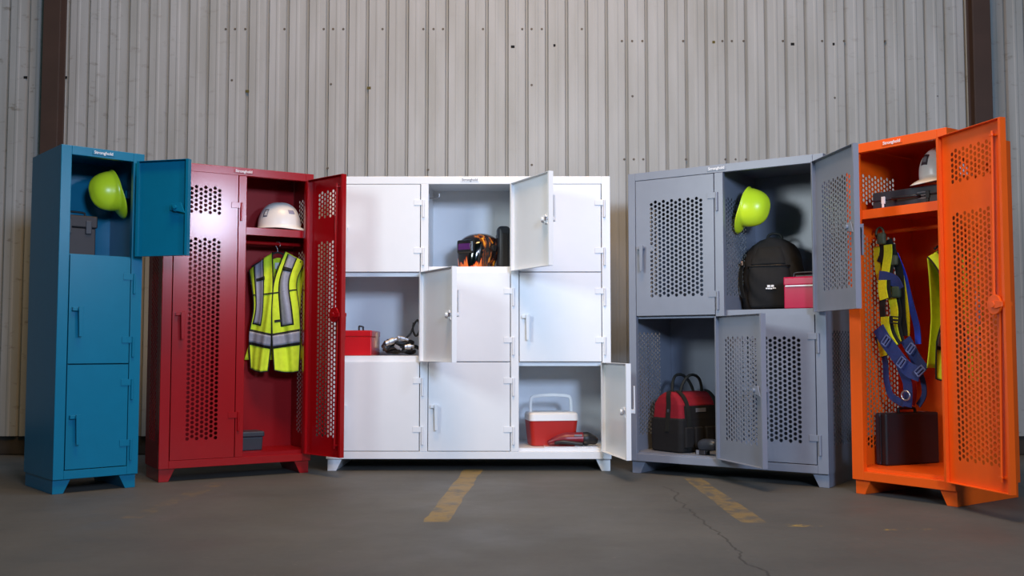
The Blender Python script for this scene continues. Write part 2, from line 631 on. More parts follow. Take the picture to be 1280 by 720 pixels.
def wall_marks():
    """screw heads in rows and the square holes punched through the sheet"""
    HOLE = mat('hole_dark', (0.002, 0.002, 0.002), 0.9, var=0)
    SCREW = mat('rusty_screw', srgb(92, 84, 74), 0.6, var=0.2)
    OLIVE = mat('olive_hole', srgb(84, 76, 30), 0.8, var=0.2)
    holes = [(-3.66, 2.82, 0), (-3.36, 2.82, 0), (0.006, 3.055, 0), (0.326, 3.065, 0), (2.115, 3.075, 0), (2.43, 3.075, 0),
             (-1.99, 2.715, 1), (-1.075, 2.74, 1), (1.524, 3.09, 1)]
    hm = {}
    for x, z, k in holes:
        if k not in hm:
            bm = bmesh.new()
            rounded(bm, 0.028, 0.004, 0.02, 0.0018, 2, (0, 0, -0.01))
            o = link('hole', bm, OLIVE if k else HOLE, wall)
            hm[k] = o
        else:
            o = hm[k].copy()
            COL.objects.link(o)
        o.location = (x - WALL_X, -0.002, z)
    proto = None
    rows = []
    for px in (275, 287, 300, 350, 400, 412, 425, 475, 527, 540, 552, 603, 653, 665, 678, 729):
        rows.append((px, 36))
    for px in (780, 793, 806, 858, 908, 920, 935, 985, 1035, 1063, 1115):
        rows.append((px, 51))
    for px in (782, 794, 806, 860, 910, 923, 936):
        rows.append((px, 199))
    rows += [(284, 100), (410, 105), (793, 120), (665, 106), (1050, 122), (1180, 120), (665, 206), (407, 210), (534, 212)]
    for px, py in rows:
        x = (px - 640) / 1255.3 * 7.43 - 0.0
        z = 0.791 + 7.43 * math.tan(0.0593 + math.atan((360 - py) / 1255.3)) * (1 + 0.0017)
        if proto is None:
            bm = bmesh.new()
            cyl(bm, (0, 0.002, 0), (0, -0.0025, 0), 0.009, 10)
            cyl(bm, (0, -0.0025, 0), (0, -0.007, 0), 0.0055, 6)
            proto = o = link('screw', bm, SCREW, wall)
        else:
            o = proto.copy()
            COL.objects.link(o)
        o.location = (x - WALL_X, 0.0, z)


wall_marks()

# ------------------------------------------------------------------ lockers
H = 1.905
ZB = 0.078
LK = {'teal': (-2.467, 5.445, .718, .458, .53), 'red': (-2.069, 5.928, .55, .93, .37), 'white': (-1.193, 6.493, -.004, 1.831, .61),
      'gray': (.746, 6.409, -.602, 1.256, .61), 'orange': (1.851, 5.514, -.955, .6, .61)}


def loc(n, u, v, z):
    X, Y, yaw, W, D = LK[n]
    c, s = math.cos(yaw), math.sin(yaw)
    return (X + u * c - v * s, Y + u * s + v * c, z)


def yaw(n):
    return LK[n][2]


def text_mesh(body, size, depth=0.0006):
    cu = bpy.data.curves.new('lettering', 'FONT')
    cu.body = body
    cu.size = size
    cu.extrude = depth
    cu.offset = size * 0.018
    cu.align_x = 'CENTER'
    cu.align_y = 'CENTER'
    o = bpy.data.objects.new('lettering', cu)
    COL.objects.link(o)
    dg = bpy.context.evaluated_depsgraph_get()
    me = bpy.data.meshes.new_from_object(o.evaluated_get(dg))
    bpy.data.objects.remove(o)
    bpy.data.curves.remove(cu)
    me.materials.clear()
    return me


BADGE_TEXT = text_mesh('Stronghold', 0.0235)


def lettering(me, material, parent, at, name='lettering', rot=(PI / 2, 0, 0)):
    m2 = me.copy()
    m2.materials.append(material)
    o = bpy.data.objects.new(name, m2)
    COL.objects.link(o)
    o.parent = parent
    o.location = at
    o.rotation_euler = rot
    return o


def make_locker(n, name, label, paint, left, right, mullions, splits, lip, patches_side=None, divider_patches=None, plaint=None,
                badge_u=0.2, top=0.05, sill=0.047, badge_light=True, tray=0.0205, inside=None):
    X, Y, yw, W, D = LK[n]
    root = thing(name, (X, Y, 0), yw, label, 'locker', 'steel lockers along the wall')
    bm = bmesh.new()
    t = 0.004
    if patches_side:
        perf_plate(bm, 0.031, D, ZB, H, patches_side, lambda a, b, c: Vector((c, a, b)), t=0.003)
        perf_plate(bm, 0.031, D, ZB, H, patches_side, lambda a, b, c: Vector((W - c, a, b)), t=0.003)
    else:
        box(bm, 0, t, 0.03, D, ZB, H)
        box(bm, W - t, W, 0.03, D, ZB, H)
    box(bm, t, W - t, D - t, D, ZB, H)
    box(bm, t, W - t, 0.03, D - t, H - t, H)
    box(bm, t, W - t, 0.03, D - t, ZB + sill + 0.0, ZB + sill + tray - 0.0005)
    body = link('body', bm, inside or paint, root)
    # front frame
    bm = bmesh.new()
    box(bm, 0, left, 0, 0.032, ZB, H)
    box(bm, W - right, W, 0, 0.032, ZB, H)
    box(bm, left, W - right, 0, 0.032, H - top, H)
    box(bm, left, W - right, 0, 0.032, ZB, ZB + sill)
    for a, b in mullions:
        box(bm, a, b, 0, 0.032, ZB + sill, H - top)
    link('front_frame', bm, paint, root, bevel=0.0025, segs=2)
    for a, b in mullions:
        c = (a + b) / 2
        bm = bmesh.new()
        if divider_patches:
            perf_plate(bm, 0.032, D - t, ZB + sill, H - t, divider_patches, lambda p, q, r_: Vector((c - 0.0015 + r_, p, q)), t=0.003)
        else:
            box(bm, c - 0.006, c + 0.006, 0.032, D - t, ZB + sill, H - t)
        link('divider', bm, paint, root)
    # shelves
    edges = [left] + [x for m_ in mullions for x in m_] + [W - right]
    cells = [(edges[i], edges[i + 1]) for i in range(0, len(edges), 2)]
    mids = [0] + [(a + b) / 2 for a, b in mullions] + [W]
    for i in range(len(cells)):
        for z in splits[i]:
            bm = B((mids[i] + t, mids[i + 1] - t, 0.034, 0.054, z + lip[0], z + lip[1]),
                   (mids[i] + t, mids[i + 1] - t, 0.054, D - t, z + lip[1] - 0.004, z + lip[1]))
            link('shelf', bm, paint, root, bevel=0.0015)
    # sill lip that the floor tray turns up into
    # legs: bent plates that run the full depth
    for s in (0, 1):
        if s == 0:
            poly = [(0.006, ZB), (0.10, ZB), (0.062, 0.0), (0.006, 0.0)]
        else:
            poly = [(W - 0.006, ZB), (W - 0.006, 0.0), (W - 0.062, 0.0), (W - 0.10, ZB)]
        bm = bmesh.new()
        prism(bm, poly, 0.022, D - 0.01)
        link('leg', bm, paint, root, bevel=0.002)
    # maker's plate above the openings
    bm = bmesh.new()
    rounded(bm, 0.122, 0.004, 0.026, 0.0018, 2, (badge_u, -0.001, 1.868))
    pl = link('badge', bm, paint, root)
    lettering(BADGE_TEXT, WMARK if badge_light else PRINTG, pl, (badge_u, -0.0034, 1.8815))
    return root


def make_door(root, paint, L, Rr, z0, z1, angle=0.0, patches=None, handle='down', rod=False, hinges=(0.2, 0.8), latch_metal=False):
    pin = Rr + 0.017
    g = 0.005
    xl, xr = L + g - pin, Rr - g - pin
    h0, h1 = z0, z1
    h = h1 - h0
    bm = bmesh.new()
    M = lambda a, b, c: Vector((a, 0.006 + c, b))
    pts = [(a + xl, nc, b, nr) for a, nc, b, nr in (patches or [])]
    if pts:
        perf_plate(bm, xl, xr, 0, h, pts, M, t=0.002)
    else:
        box(bm, xl, xr, 0.006, 0.008, 0, h)
    f = 0.036
    e = 0.0025
    box(bm, xl, xl + e, 0.008, f, 0, h)
    box(bm, xr - e, xr, 0.008, f, 0, h)
    box(bm, xl + e, xr - e, 0.008, f, 0, e)
    box(bm, xl + e, xr - e, 0.008, f, h - e, h)
    # turned-in return along the latch and hinge sides
    box(bm, xl + e, xl + 0.016, f - e, f, e, h - e)
    box(bm, xr - 0.016, xr - e, f - e, f, e, h - e)
    d = link('door', bm, paint, root)
    d.location = (pin, -0.006, h0)
    d.rotation_euler = (0, 0, R(angle))
    for q in hinges:
        z = q * h
        bm = bmesh.new()
        cyl(bm, (0, 0.0, z - 0.085), (0, 0.0, z + 0.03), 0.0075, 14)
        box(bm, -0.062, -0.002, 0.0015, 0.0058, z - 0.006, z + 0.03)
        link('hinge', bm, paint, d, bevel=0.0012)
    hc = h * 0.5
    hx = xl + 0.052
    bm = bmesh.new()
    sgn = -1 if handle == 'down' else 1
    box(bm, xl + 0.014, hx + 0.010, -0.016, 0.006, hc - 0.010, hc + 0.010)
    cyl(bm, (hx, 0.007, hc), (hx, -0.030, hc), 0.013, 16)
    A = [(hx - 0.012, hc - sgn * 0.014), (hx + 0.014, hc - sgn * 0.014), (hx + 0.009, hc + sgn * 0.15), (hx - 0.007, hc + sgn * 0.15)]
    prism(bm, A if sgn > 0 else A[::-1], -0.034, -0.024)
    link('handle', bm, paint, d, bevel=0.002)
    # inner side: cam, and on tall doors the locking rods
    bm = bmesh.new()
    if rod:
        rx = xl + 0.066
        cyl(bm, (rx, 0.008, hc), (rx, 0.034, hc), 0.018, 18)
        cyl(bm, (rx, 0.032, hc), (rx, 0.044, hc), 0.046, 28)
        cyl(bm, (rx, 0.044, hc), (rx, 0.054, hc), 0.015, 14)
        prism(bm, [(rx - 0.064, hc - 0.012), (rx - 0.01, hc - 0.02), (rx - 0.01, hc + 0.02), (rx - 0.064, hc + 0.012)], 0.046, 0.051)
        link('latch', bm, paint, d, bevel=0.0015)
        for s in (-1, 1):
            bm = bmesh.new()
            za = hc + s * 0.03
            zb_ = hc + s * (h / 2 - 0.05)
            cyl(bm, (rx + 0.02 * s, 0.024, za), (rx + 0.004, 0.024, zb_), 0.0065, 12)
            zz = zb_ - s * 0.02
            box(bm, rx - 0.042, rx + 0.012, 0.012, 0.017, zz - 0.006, zz + 0.006)
            box(bm, rx - 0.006, rx + 0.014, 0.008, 0.032, zz - 0.005, zz + 0.005)
            link('lock_rod', bm, paint, d, bevel=0.001)
    else:
        rx = hx + 0.024
        cyl(bm, (rx, 0.008, hc), (rx, 0.036, hc), 0.024, 18)
        prism(bm, [(rx - 0.060, hc - 0.034), (rx + 0.016, hc - 0.016), (rx + 0.026, hc + 0.020), (rx - 0.034, hc + 0.026)], 0.030, 0.038)
        cyl(bm, (rx, 0.038, hc), (rx, 0.050, hc), 0.011, 10)
        box(bm, rx + 0.016, rx + 0.042, 0.008, 0.024, hc - 0.014, hc + 0.014)
        lt = link('latch', bm, paint, d, bevel=0.0015)
        if latch_metal:
            bm = bmesh.new()
            prism(bm, [(rx - 0.064, hc - 0.010), (rx - 0.030, hc - 0.014), (rx - 0.030, hc + 0.012), (rx - 0.064, hc + 0.008)], 0.038, 0.043)
            cyl(bm, (rx - 0.012, 0.038, hc - 0.016), (rx - 0.012, 0.052, hc - 0.016), 0.007, 10)
            link('latch_bolt', bm, STEEL, d, bevel=0.001)
    return d


# --- teal: one column of three small doors
teal = make_locker('teal', 'tier_locker', 'narrow teal steel locker with three stacked compartments, left end of the row', TEAL,
                   0.056, 0.062, [], [[0.70, 1.303]], (-0.012, 0.006), badge_u=0.226)
make_door(teal, TEAL, 0.056, 0.396, 0.130, 0.697)
make_door(teal, TEAL, 0.056, 0.396, 0.704, 1.300)
make_door(teal, TEAL, 0.056, 0.396, 1.307, 1.852, angle=125, handle='up')

# --- red: two tall perforated doors
P_DOOR_R = [(0.098, 7, 0.122, 44), (0.098, 7, 1.485, 6)]
SIDE_T = [(0.122, 12, 0.245, 43), (0.122, 12, 1.604, 6)]
SIDE_R = [(0.115, 6, 0.245, 43), (0.115, 6, 1.604, 6)]
red = make_locker('red', 'wardrobe_locker', 'red steel locker with two tall perforated doors, right one open on a vest', RED,
                  0.058, 0.052, [(0.447, 0.497)], [[], [1.493]], (0.0, 0.048), SIDE_R, badge_u=0.476, inside=REDIN)
make_door(red, RED, 0.058, 0.447, 0.127, 1.855, patches=P_DOOR_R, rod=True, hinges=(0.14, 0.885))
make_door(red, RED, 0.497, 0.878, 0.127, 1.855, angle=106, patches=[(0.10, 7, 0.122, 44), (0.10, 7, 1.485, 6)], rod=True, hinges=(0.14, 0.885))
bm = bmesh.new()
cyl(bm, (0.474, 0.19, 1.462), (0.926, 0.19, 1.462), 0.0115, 14)
link('hanging_rod', bm, RED, red)

# --- white: three columns of three doors
white = make_locker('white', 'box_locker', 'wide white steel locker with nine square compartments in the middle of the row', WHITE,
                    0.058, 0.056, [(0.600, 0.650), (1.185, 1.237)], [[0.70, 1.28]] * 3, (-0.028, 0.038), badge_u=0.918, badge_light=False)
WC = [(0.058, 0.600), (0.650, 1.185), (1.237, 1.775)]
WR = [(0.130, 0.697), (0.703, 1.277), (1.283, 1.852)]
for ci, (a, b) in enumerate(WC):
    for ri, (z0, z1) in enumerate(WR):
        ang = {(0, 1): 117.25, (1, 2): 116.75, (2, 0): 101.5}.get((ci, ri), 0)
        make_door(white, WHITE, a, b, z0, z1, angle=ang, handle='up' if ang else 'down', latch_metal=bool(ang), hinges=(0.22, 0.77))

# --- gray: two columns of two perforated doors
GP = [(0.11, 13, 0.125, 22)]
SIDE_G = [(0.122, 12, 0.235, 24), (0.122, 12, 1.12, 22)]
gray = make_locker('gray', 'double_tier_locker', 'gray steel locker with four perforated doors, two of them open', GRAY,
                   0.050, 0.062, [(0.590, 0.645)], [[0.985], [0.985]], (-0.012, 0.033), SIDE_G, SIDE_G, badge_u=0.606, tray=0.006)
make_door(gray, GRAY, 0.645, 1.194, 0.130, 0.980, patches=GP, hinges=(0.16, 0.84))
make_door(gray, GRAY, 0.050, 0.590, 0.992, 1.852, patches=GP, hinges=(0.13, 0.83))
make_door(gray, GRAY, 0.645, 1.194, 0.992, 1.852, angle=131, patches=GP, hinges=(0.13, 0.83))
make_door(gray, GRAY, 0.050, 0.590, 0.130, 0.980, angle=141.25, patches=GP, hinges=(0.16, 0.84))

# --- orange: one wide tall door, swung far open
orange = make_locker('orange', 'wardrobe_locker', 'orange steel locker with one tall perforated door swung open, right end of the row', ORANGE,
                     0.072, 0.054, [], [[1.493]], (0.0, 0.050), SIDE_T, badge_u=0.288)
make_door(orange, ORANGE, 0.072, 0.546, 0.127, 1.852, angle=157.75, patches=[(0.10, 11, 0.122, 44), (0.10, 11, 1.485, 6)], rod=True, hinges=(0.14, 0.885))
bm = bmesh.new()
cyl(bm, (0.004, 0.30, 1.445), (0.596, 0.30, 1.445), 0.0115, 14)
link('hanging_rod', bm, ORANGE, orange)


# coat hooks fixed inside the compartments
def hook(root, paint, base, direction):
    b = Vector(base); d = Vector(direction)
    bm = bmesh.new()
    tube(bm, smooth_path([b, b + d * 0.05, b + d * 0.068 + Vector((0, 0, 0.008)), b + d * 0.07 + Vector((0, 0, 0.03))], 5), 0.005, 8)
    box(bm, b.x - 0.006, b.x + 0.006, b.y - 0.014, b.y + 0.014, b.z - 0.022, b.z + 0.022)
    link('coat_hook', bm, paint, root)


hook(teal, TEAL, (0.448, 0.26, 1.70), (-1, 0, 0))
hook(gray, GRAY, (0.626, 0.27, 1.665), (1, 0, 0))
hook(white, STEEL, (0.640, 0.12, 1.78), (1, 0, 0))
hook(orange, ORANGE, (0.590, 0.34, 1.40), (-1, 0, 0))
hook(orange, ORANGE, (0.010, 0.19, 1.40), (1, 0, 0))


# ------------------------------------------------------------------ hard hats
def hat_surface(phi, t, k=1.0):
    """phi = 0 is the peak (local +Y); t runs from the rim to the crown"""
    a = min(t, 0.9999) * PI / 2
    s = math.cos(a) ** 0.82
    x = 0.112 * s * math.sin(phi) * k
    y = (0.138 * s * math.cos(phi) - 0.006) * k
    z = 0.158 * math.sin(a) ** 0.92 * k
    z += 0.007 * math.exp(-(x / 0.022) ** 2) * min(1, t * 2.2) * (1 if t < 0.97 else 0.9)
    return Vector((x, y, z))


def make_hat(name, label, shell_mat, place, zaxis, yaxis, stickers=(), size=1.0):
    zA = Vector(zaxis).normalized()
    yA = Vector(yaxis)
    yA = (yA - zA * yA.dot(zA)).normalized()
    xA = yA.cross(zA)
    M = Matrix((xA, yA, zA)).transposed()
    root = thing(name, place, 0, label, 'hard hat', 'hard hats in the lockers', rot=M.to_euler())
    root.scale = (size, size, size)
    bm = bmesh.new()

    def fn(u, v):
        phi = u * 2 * PI
        if v < 0.18:
            # brim: small gutter all round, a long curved peak in front
            f = max(0, math.cos(phi)) ** 1.5
            e = 0.009 + 0.052 * f
            q = 1 - v / 0.18
            p = hat_surface(phi, 0.0)
            out = Vector((math.sin(phi), math.cos(phi), 0))
            return p + out * e * q + Vector((0, 0, -0.012 * q - 0.016 * f * q * q))
        return hat_surface(phi, (v - 0.18) / 0.82)
    grid(bm, fn, 48, 22, wrap=True)
    bmesh.ops.remove_doubles(bm, verts=bm.verts, dist=0.0004)
    bmesh.ops.recalc_face_normals(bm, faces=bm.faces)
    link('shell', bm, shell_mat, root, smooth=True, solid=0.003)
    # suspension band inside
    bm = bmesh.new()
    grid(bm, lambda u, v: Vector((0.094 * math.sin(u * 2 * PI), 0.118 * math.cos(u * 2 * PI) - 0.006, 0.004 + 0.03 * v)), 32, 1, wrap=True)
    link('headband', bm, BLACK, root, smooth=True, solid=0.002)
    for (p0, p1, t0, t1, mt) in stickers:
        bm = bmesh.new()
        grid(bm, lambda u, v: hat_surface(p0 + (p1 - p0) * u, t0 + (t1 - t0) * v, 1.012), 8, 6)
        link('sticker', bm, mt, root, smooth=True, solid=0.0006)
    return root


def loc_dir(n, d):
    c, s = math.cos(yaw(n)), math.sin(yaw(n))
    return (d[0] * c - d[1] * s, d[0] * s + d[1] * c, d[2])


make_hat('hard_hat', 'lime yellow hard hat hung sideways in the teal locker', HIVIS, loc('teal', 0.382, 0.27, 1.712),
         loc_dir('teal', (-0.95, -0.02, -0.22)), loc_dir('teal', (0.26, -0.10, -0.95)), size=0.86)
make_hat('hard_hat', 'lime yellow hard hat hung above the backpack in the gray locker', HIVIS, loc('gray', 0.700, 0.25, 1.660),
         loc_dir('gray', (0.95, 0.02, -0.22)), loc_dir('gray', (-0.26, -0.10, -0.95)), size=0.88)
make_hat('hard_hat', 'white hard hat with small stickers on the red locker shelf above the vest', HATW, loc('red', 0.775, 0.19, 1.570),
         (0, 0, 1), loc_dir('red', (0.87, -0.5, 0)),
         stickers=[(R(116), R(132), 0.22, 0.46, PRINTG), (R(119), R(129), 0.26, 0.42, HATW), (R(30), R(52), 0.32, 0.44, mat('blue_gray_print', srgb(150, 150, 175), 0.4))])
make_hat('hard_hat', 'white hard hat with dark badge, on the black case in the orange locker', HATW, loc('orange', 0.425, 0.255, 1.7015),
         loc_dir('orange', (-0.04, -0.12, 1)), loc_dir('orange', (-0.30, -0.95, -0.1)),
         stickers=[(R(-14), R(10), 0.26, 0.52, INK), (R(-9), R(5), 0.32, 0.46, PRINTG)])


# ------------------------------------------------------------------ plain boxes and cases
def lidded_box(name, label, cat, at, rz, w, d, h, body_m, lid_m, lid_h=0.05, over=0.006, handle=True, latch=None, taper=0.0, stripe=None):
    root = thing(name, at, rz, label, cat)
    bm = bmesh.new()
    hb = h - lid_h
    b = [(-w / 2 + taper, -d / 2 + taper), (w / 2 - taper, -d / 2 + taper), (w / 2 - taper, d / 2 - taper), (-w / 2 + taper, d / 2 - taper)]
    tt = [(-w / 2, -d / 2), (w / 2, -d / 2), (w / 2, d / 2), (-w / 2, d / 2)]
    lo = [bm.verts.new((x, y, 0)) for x, y in b]
    hi = [bm.verts.new((x, y, hb)) for x, y in tt]
    bm.faces.new(lo[::-1]); bm.faces.new(hi)
    for i in range(4):
        bm.faces.new((lo[i], lo[(i + 1) % 4], hi[(i + 1) % 4], hi[i]))
    link('base', bm, body_m, root, bevel=0.006, segs=3)
    bm = bmesh.new()
    rounded(bm, w + over * 2, d + over * 2, lid_h, min(0.008, lid_h * 0.3), 3, (0, 0, hb + 0.0005))
    link('lid', bm, lid_m, root)
    if handle:
        bm = bmesh.new()
        hw = min(0.09, w * 0.35)
        tube(bm, smooth_path([(-hw, 0, h - 0.002), (-hw, 0, h + 0.02), (-hw + 0.015, 0, h + 0.03), (hw - 0.015, 0, h + 0.03), (hw, 0, h + 0.02), (hw, 0, h - 0.002)], 4), 0.006, 8)
        link('handle', bm, BLACK, root, smooth=True)
    for lx in (latch or []):
        bm = B((lx - 0.016, lx + 0.016, -d / 2 - over - 0.006, -d / 2 + 0.004, hb - 0.035, hb + lid_h * 0.6))
        link('latch', bm, stripe or STEEL, root, bevel=0.003)
    return root


lidded_box('lunch_box', 'charcoal lunch box with overhanging lid below the hat in the teal locker', 'box', loc('teal', 0.155, 0.28, 1.3105), yaw('teal'),
           0.195, 0.21, 0.232, CHAR, CHAR, 0.07, 0.008, True, [-0.055, 0.055], stripe=DGRAY)
lidded_box('storage_box', 'small black lidded box on the floor of the red locker', 'box', loc('red', 0.590, 0.21, 0.1455), yaw('red'),
           0.15, 0.15, 0.118, DGRAY, DGRAY, 0.034, 0.008, False, [], taper=0.004)
# metal toolboxes: long axis front to back
tb = lidded_box('toolbox', 'red metal toolbox with brass hasp in the white locker', 'toolbox', loc('white', 0.172, 0.30, 0.7385), yaw('white') + PI / 2,
                0.40, 0.20, 0.165, REDPL, REDPL, 0.042, 0.003, True, [])
bm = B((-0.022, 0.022, -0.116, -0.098, 0.085, 0.155), (-0.040, -0.014, -0.114, -0.098, 0.05, 0.095), (0.014, 0.040, -0.114, -0.098, 0.05, 0.095))
link('hasp', bm, BRASS, tb, bevel=0.003)
tb2 = lidded_box('toolbox', 'crimson metal toolbox beside the backpack in the gray locker', 'toolbox', loc('gray', 1.090, 0.155, 1.0190), yaw('gray'),
                 0.19, 0.20, 0.185, PINKRED, PINKRED, 0.05, 0.003, True, [])
bm = B((-0.085, 0.085, -0.1065, -0.102, 0.128, 0.136))  # painted highlight: a white strip drawn along the lid line
link('highlight_strip', bm, WMARK, tb2, bevel=0.001)
tray = bmesh.new()
box(tray, -0.06, 0.06, 0.0, 0.09, 0.186, 0.202)
link('lid_tray', tray, BLACK, tb2, bevel=0.004)


# ------------------------------------------------------------------ vest on hanger
def lerp_curve(pts, t):
    n = len(pts) - 1
    f = min(max(t, 0), 1) * n
    i = min(int(f), n - 1)
    q = f - i
    p0, p1, p2, p3 = pts[max(i - 1, 0)], pts[i], pts[i + 1], pts[min(i + 2, n)]
    return tuple(0.5 * (2 * p1[k] + (p2[k] - p0[k]) * q + (2 * p0[k] - 5 * p1[k] + 4 * p2[k] - p3[k]) * q * q + (3 * p1[k] - p0[k] - 3 * p2[k] + p3[k]) * q ** 3) for k in (0, 1))


V_IN_L = [(-.03, -.003), (-.012, -.20), (-.020, -.39), (-.027, -.58), (-.045, -.772)]
V_OUT_L = [(-.187, -.118), (-.158, -.22), (-.140, -.37), (-.172, -.55), (-.165, -.755)]
V_IN_R = [(.052, 0), (-.006, -.20), (-.018, -.39), (-.015, -.58), (.0, -.765)]
V_OUT_R = [(.172, -.065), (.128, -.20), (.148, -.37), (.155, -.55), (.146, -.772)]


def vest_pt(side, u, t, off=0.0):
    a = lerp_curve(V_IN_L if side < 0 else V_IN_R, t)
    b = lerp_curve(V_OUT_L if side < 0 else V_OUT_R, t)
    x = a[0] + (b[0] - a[0]) * u
    z = a[1] + (b[1] - a[1]) * u
    z -= 0.022 * math.sin(u * PI) * (t > 0.9) * (t - 0.9) * 10 * 0.5
    y = -0.035 - 0.028 * math.sin(min(t * 1.3, 1) * PI) + 0.035 * u * u
    y += 0.012 * math.sin(u * 7 + side * 1.3 + z * 4) * min(1, t * 1.6) + 0.006 * math.sin(u * 15 + z * 9)
    y += 0.022 * max(0, 1 - t * 5)
    return Vector((x, y - off, z))


def make_vest(label, place, rz):
    root = thing('safety_vest', place, rz, label, 'vest', 'safety vests in the lockers')
    for s in (-1, 1):
        bm = bmesh.new()
        grid(bm, lambda u, v: vest_pt(s, u, v), 18, 40)
        link('front_panel', bm, VESTM, root, smooth=True, solid=0.0025)
    bm = bmesh.new()

    def back(u, v):
        x0 = -.187 + .03 * math.sin(v * PI) if v < 0.4 else -.187 + .03 * math.sin(v * PI) - .05 * max(0, v - 0.55)
        x1 = .172 - .028 * math.sin(v * PI)
        x = x0 + (x1 - x0) * u
        ztop = -0.035 - 0.085 * (abs(u - 0.52) / 0.5) ** 1.2
        z = ztop + (-0.70 - ztop) * v
        y = 0.03 + 0.010 * math.sin(u * 11) * v + 0.012 * math.sin(v * PI)
        return Vector((x, y, z))
    grid(bm, back, 24, 24)
    link('back_panel', bm, VESTM, root, smooth=True, solid=0.0025)
    # silver stripes over a black border
    for s, (u0, u1), (ua, ub) in ((-1, (.40, .72), (.56, .88)), (1, (.20, .58), (.36, .68))):
        for mt, gr, off, nm in ((BKW, 0.055, 0.004, 'stripe_border'), (SILVER, 0.0, 0.006, 'reflective_stripe')):
            bm = bmesh.new()
            grid(bm, lambda u, v: vest_pt(s, (u0 + (ua - u0) * v) - gr + ((u1 - u0) + 2 * gr) * u, 0.01 + (0.62 + gr * 0.2) * v, off), 6, 36)
            link(nm, bm, mt, root, smooth=True, solid=0.0008)
            bm = bmesh.new()
            g2 = gr * 0.35
            grid(bm, lambda u, v: vest_pt(s, 0.01 + 0.98 * u, 0.705 - g2 + (0.085 + 2 * g2) * v, off + 0.0018), 18, 5)
            link(nm, bm, mt, root, smooth=True, solid=0.0008)
    # black tabs, seams and edge trim
    for s in (-1, 1):
        bm = bmesh.new()
        t0 = 0.19 if s < 0 else 0.13
        grid(bm, lambda u, v: vest_pt(s, 0.36 + 0.38 * u - (0.12 if s > 0 else 0), t0 + 0.03 * v, 0.010), 8, 2)
        link('mic_tab', bm, BKW, root, smooth=True, solid=0.003)
        bm = bmesh.new()
        grid(bm, lambda u, v: vest_pt(s, u, 0.34 + 0.012 * v - 0.02 * u * s, 0.0055), 18, 1)
        link('seam', bm, BKW, root, smooth=True, solid=0.0008)
        bm = bmesh.new()
        loop = [vest_pt(s, 0, i / 30) for i in range(31)] + [vest_pt(s, i / 12, 1) for i in range(1, 13)] + [vest_pt(s, 1, 1 - i / 30) for i in range(1, 31)]
        tube(bm, loop, 0.0042, 6)
        link('edge_trim', bm, BKW, root, smooth=True)
    bm = bmesh.new()
    grid(bm, lambda u, v: vest_pt(1, 0.10 + 0.34 * u, 0.575 + 0.022 * v, 0.005), 6, 1)
    link('pocket_tag', bm, BKW, root, solid=0.001)
    bm = B((-0.02, 0.016, 0.022, 0.0275, -0.11, -0.07))
    link('care_label', bm, WMARK, root)
    return root


def make_hanger(label, place, rz, drop=0.06):
    """origin on the rod; the vest hangs drop below"""
    root = thing('coat_hanger', place, rz, label, 'hanger', 'coat hangers in the lockers')
    bm = bmesh.new()
    pts = [(0.014, 0, -0.014), (0.017, 0, 0.004), (0.008, 0, 0.0155), (-0.008, 0, 0.0155), (-0.017, 0, 0.004), (-0.008, 0, -0.014), (0.0, 0, -0.03), (0.0, 0, -drop + 0.01)]
    tube(bm, smooth_path(pts, 4), 0.0022, 8)
    link('hook', bm, STEEL, root, smooth=True)
    bm = bmesh.new()
    tube(bm, smooth_path([(-0.165, 0, -drop - 0.085), (-0.08, 0, -drop - 0.035), (0.0, 0, -drop + 0.008), (0.08, 0, -drop - 0.03), (0.15, 0, -drop - 0.055)], 5), 0.006, 8)
    link('arms', bm, BLACK, root, smooth=True)
    return root


VX = loc('red', 0.760, 0.19, 1.459)
make_hanger('black coat hanger inside the vest in the red locker', VX, 0.03)
make_vest('lime yellow safety vest with silver stripes hanging in the red locker', (VX[0], VX[1], 1.412), 0.03)
VO = loc('orange', 0.462, 0.30, 1.442)
make_hanger('black coat hanger holding the vest behind the open door of the orange locker', VO, yaw('orange') + R(80), 0.05)
make_vest('lime yellow safety vest half hidden behind the open door of the orange locker', (VO[0], VO[1], 1.385), yaw('orange') + R(80))

# ------------------------------------------------------------------ welding helmet
wh = thing('welding_helmet', loc('white', 0.938, 0.26, 1.3190), yaw('white') - R(33), 'black welding helmet with orange flame artwork and a purple lens', 'helmet')


def helm(u, v):
    phi = (u - 0.5) * R(250)          # 0 = front (-Y)
    z = 0.245 * v
    w = 0.112 * (0.86 + 0.22 * math.sin(min(v * 1.25, 1) * PI / 2)) * (1 if v < 0.62 else math.sqrt(max(0, 1 - ((v - 0.62) / 0.40) ** 2.2)))
    d = 0.135 * (0.92 + 0.16 * math.sin(v * PI)) * (1 if v < 0.62 else math.sqrt(max(0, 1 - ((v - 0.62) / 0.40) ** 2.4)))
    s, c = math.sin(phi), math.cos(phi)
    ex = 0.72
    x = w * math.copysign(abs(s) ** ex, s)
    y = -d * math.copysign(abs(c) ** ex, c) + 0.02 + 0.05 * v
    return Vector((x, y, z))


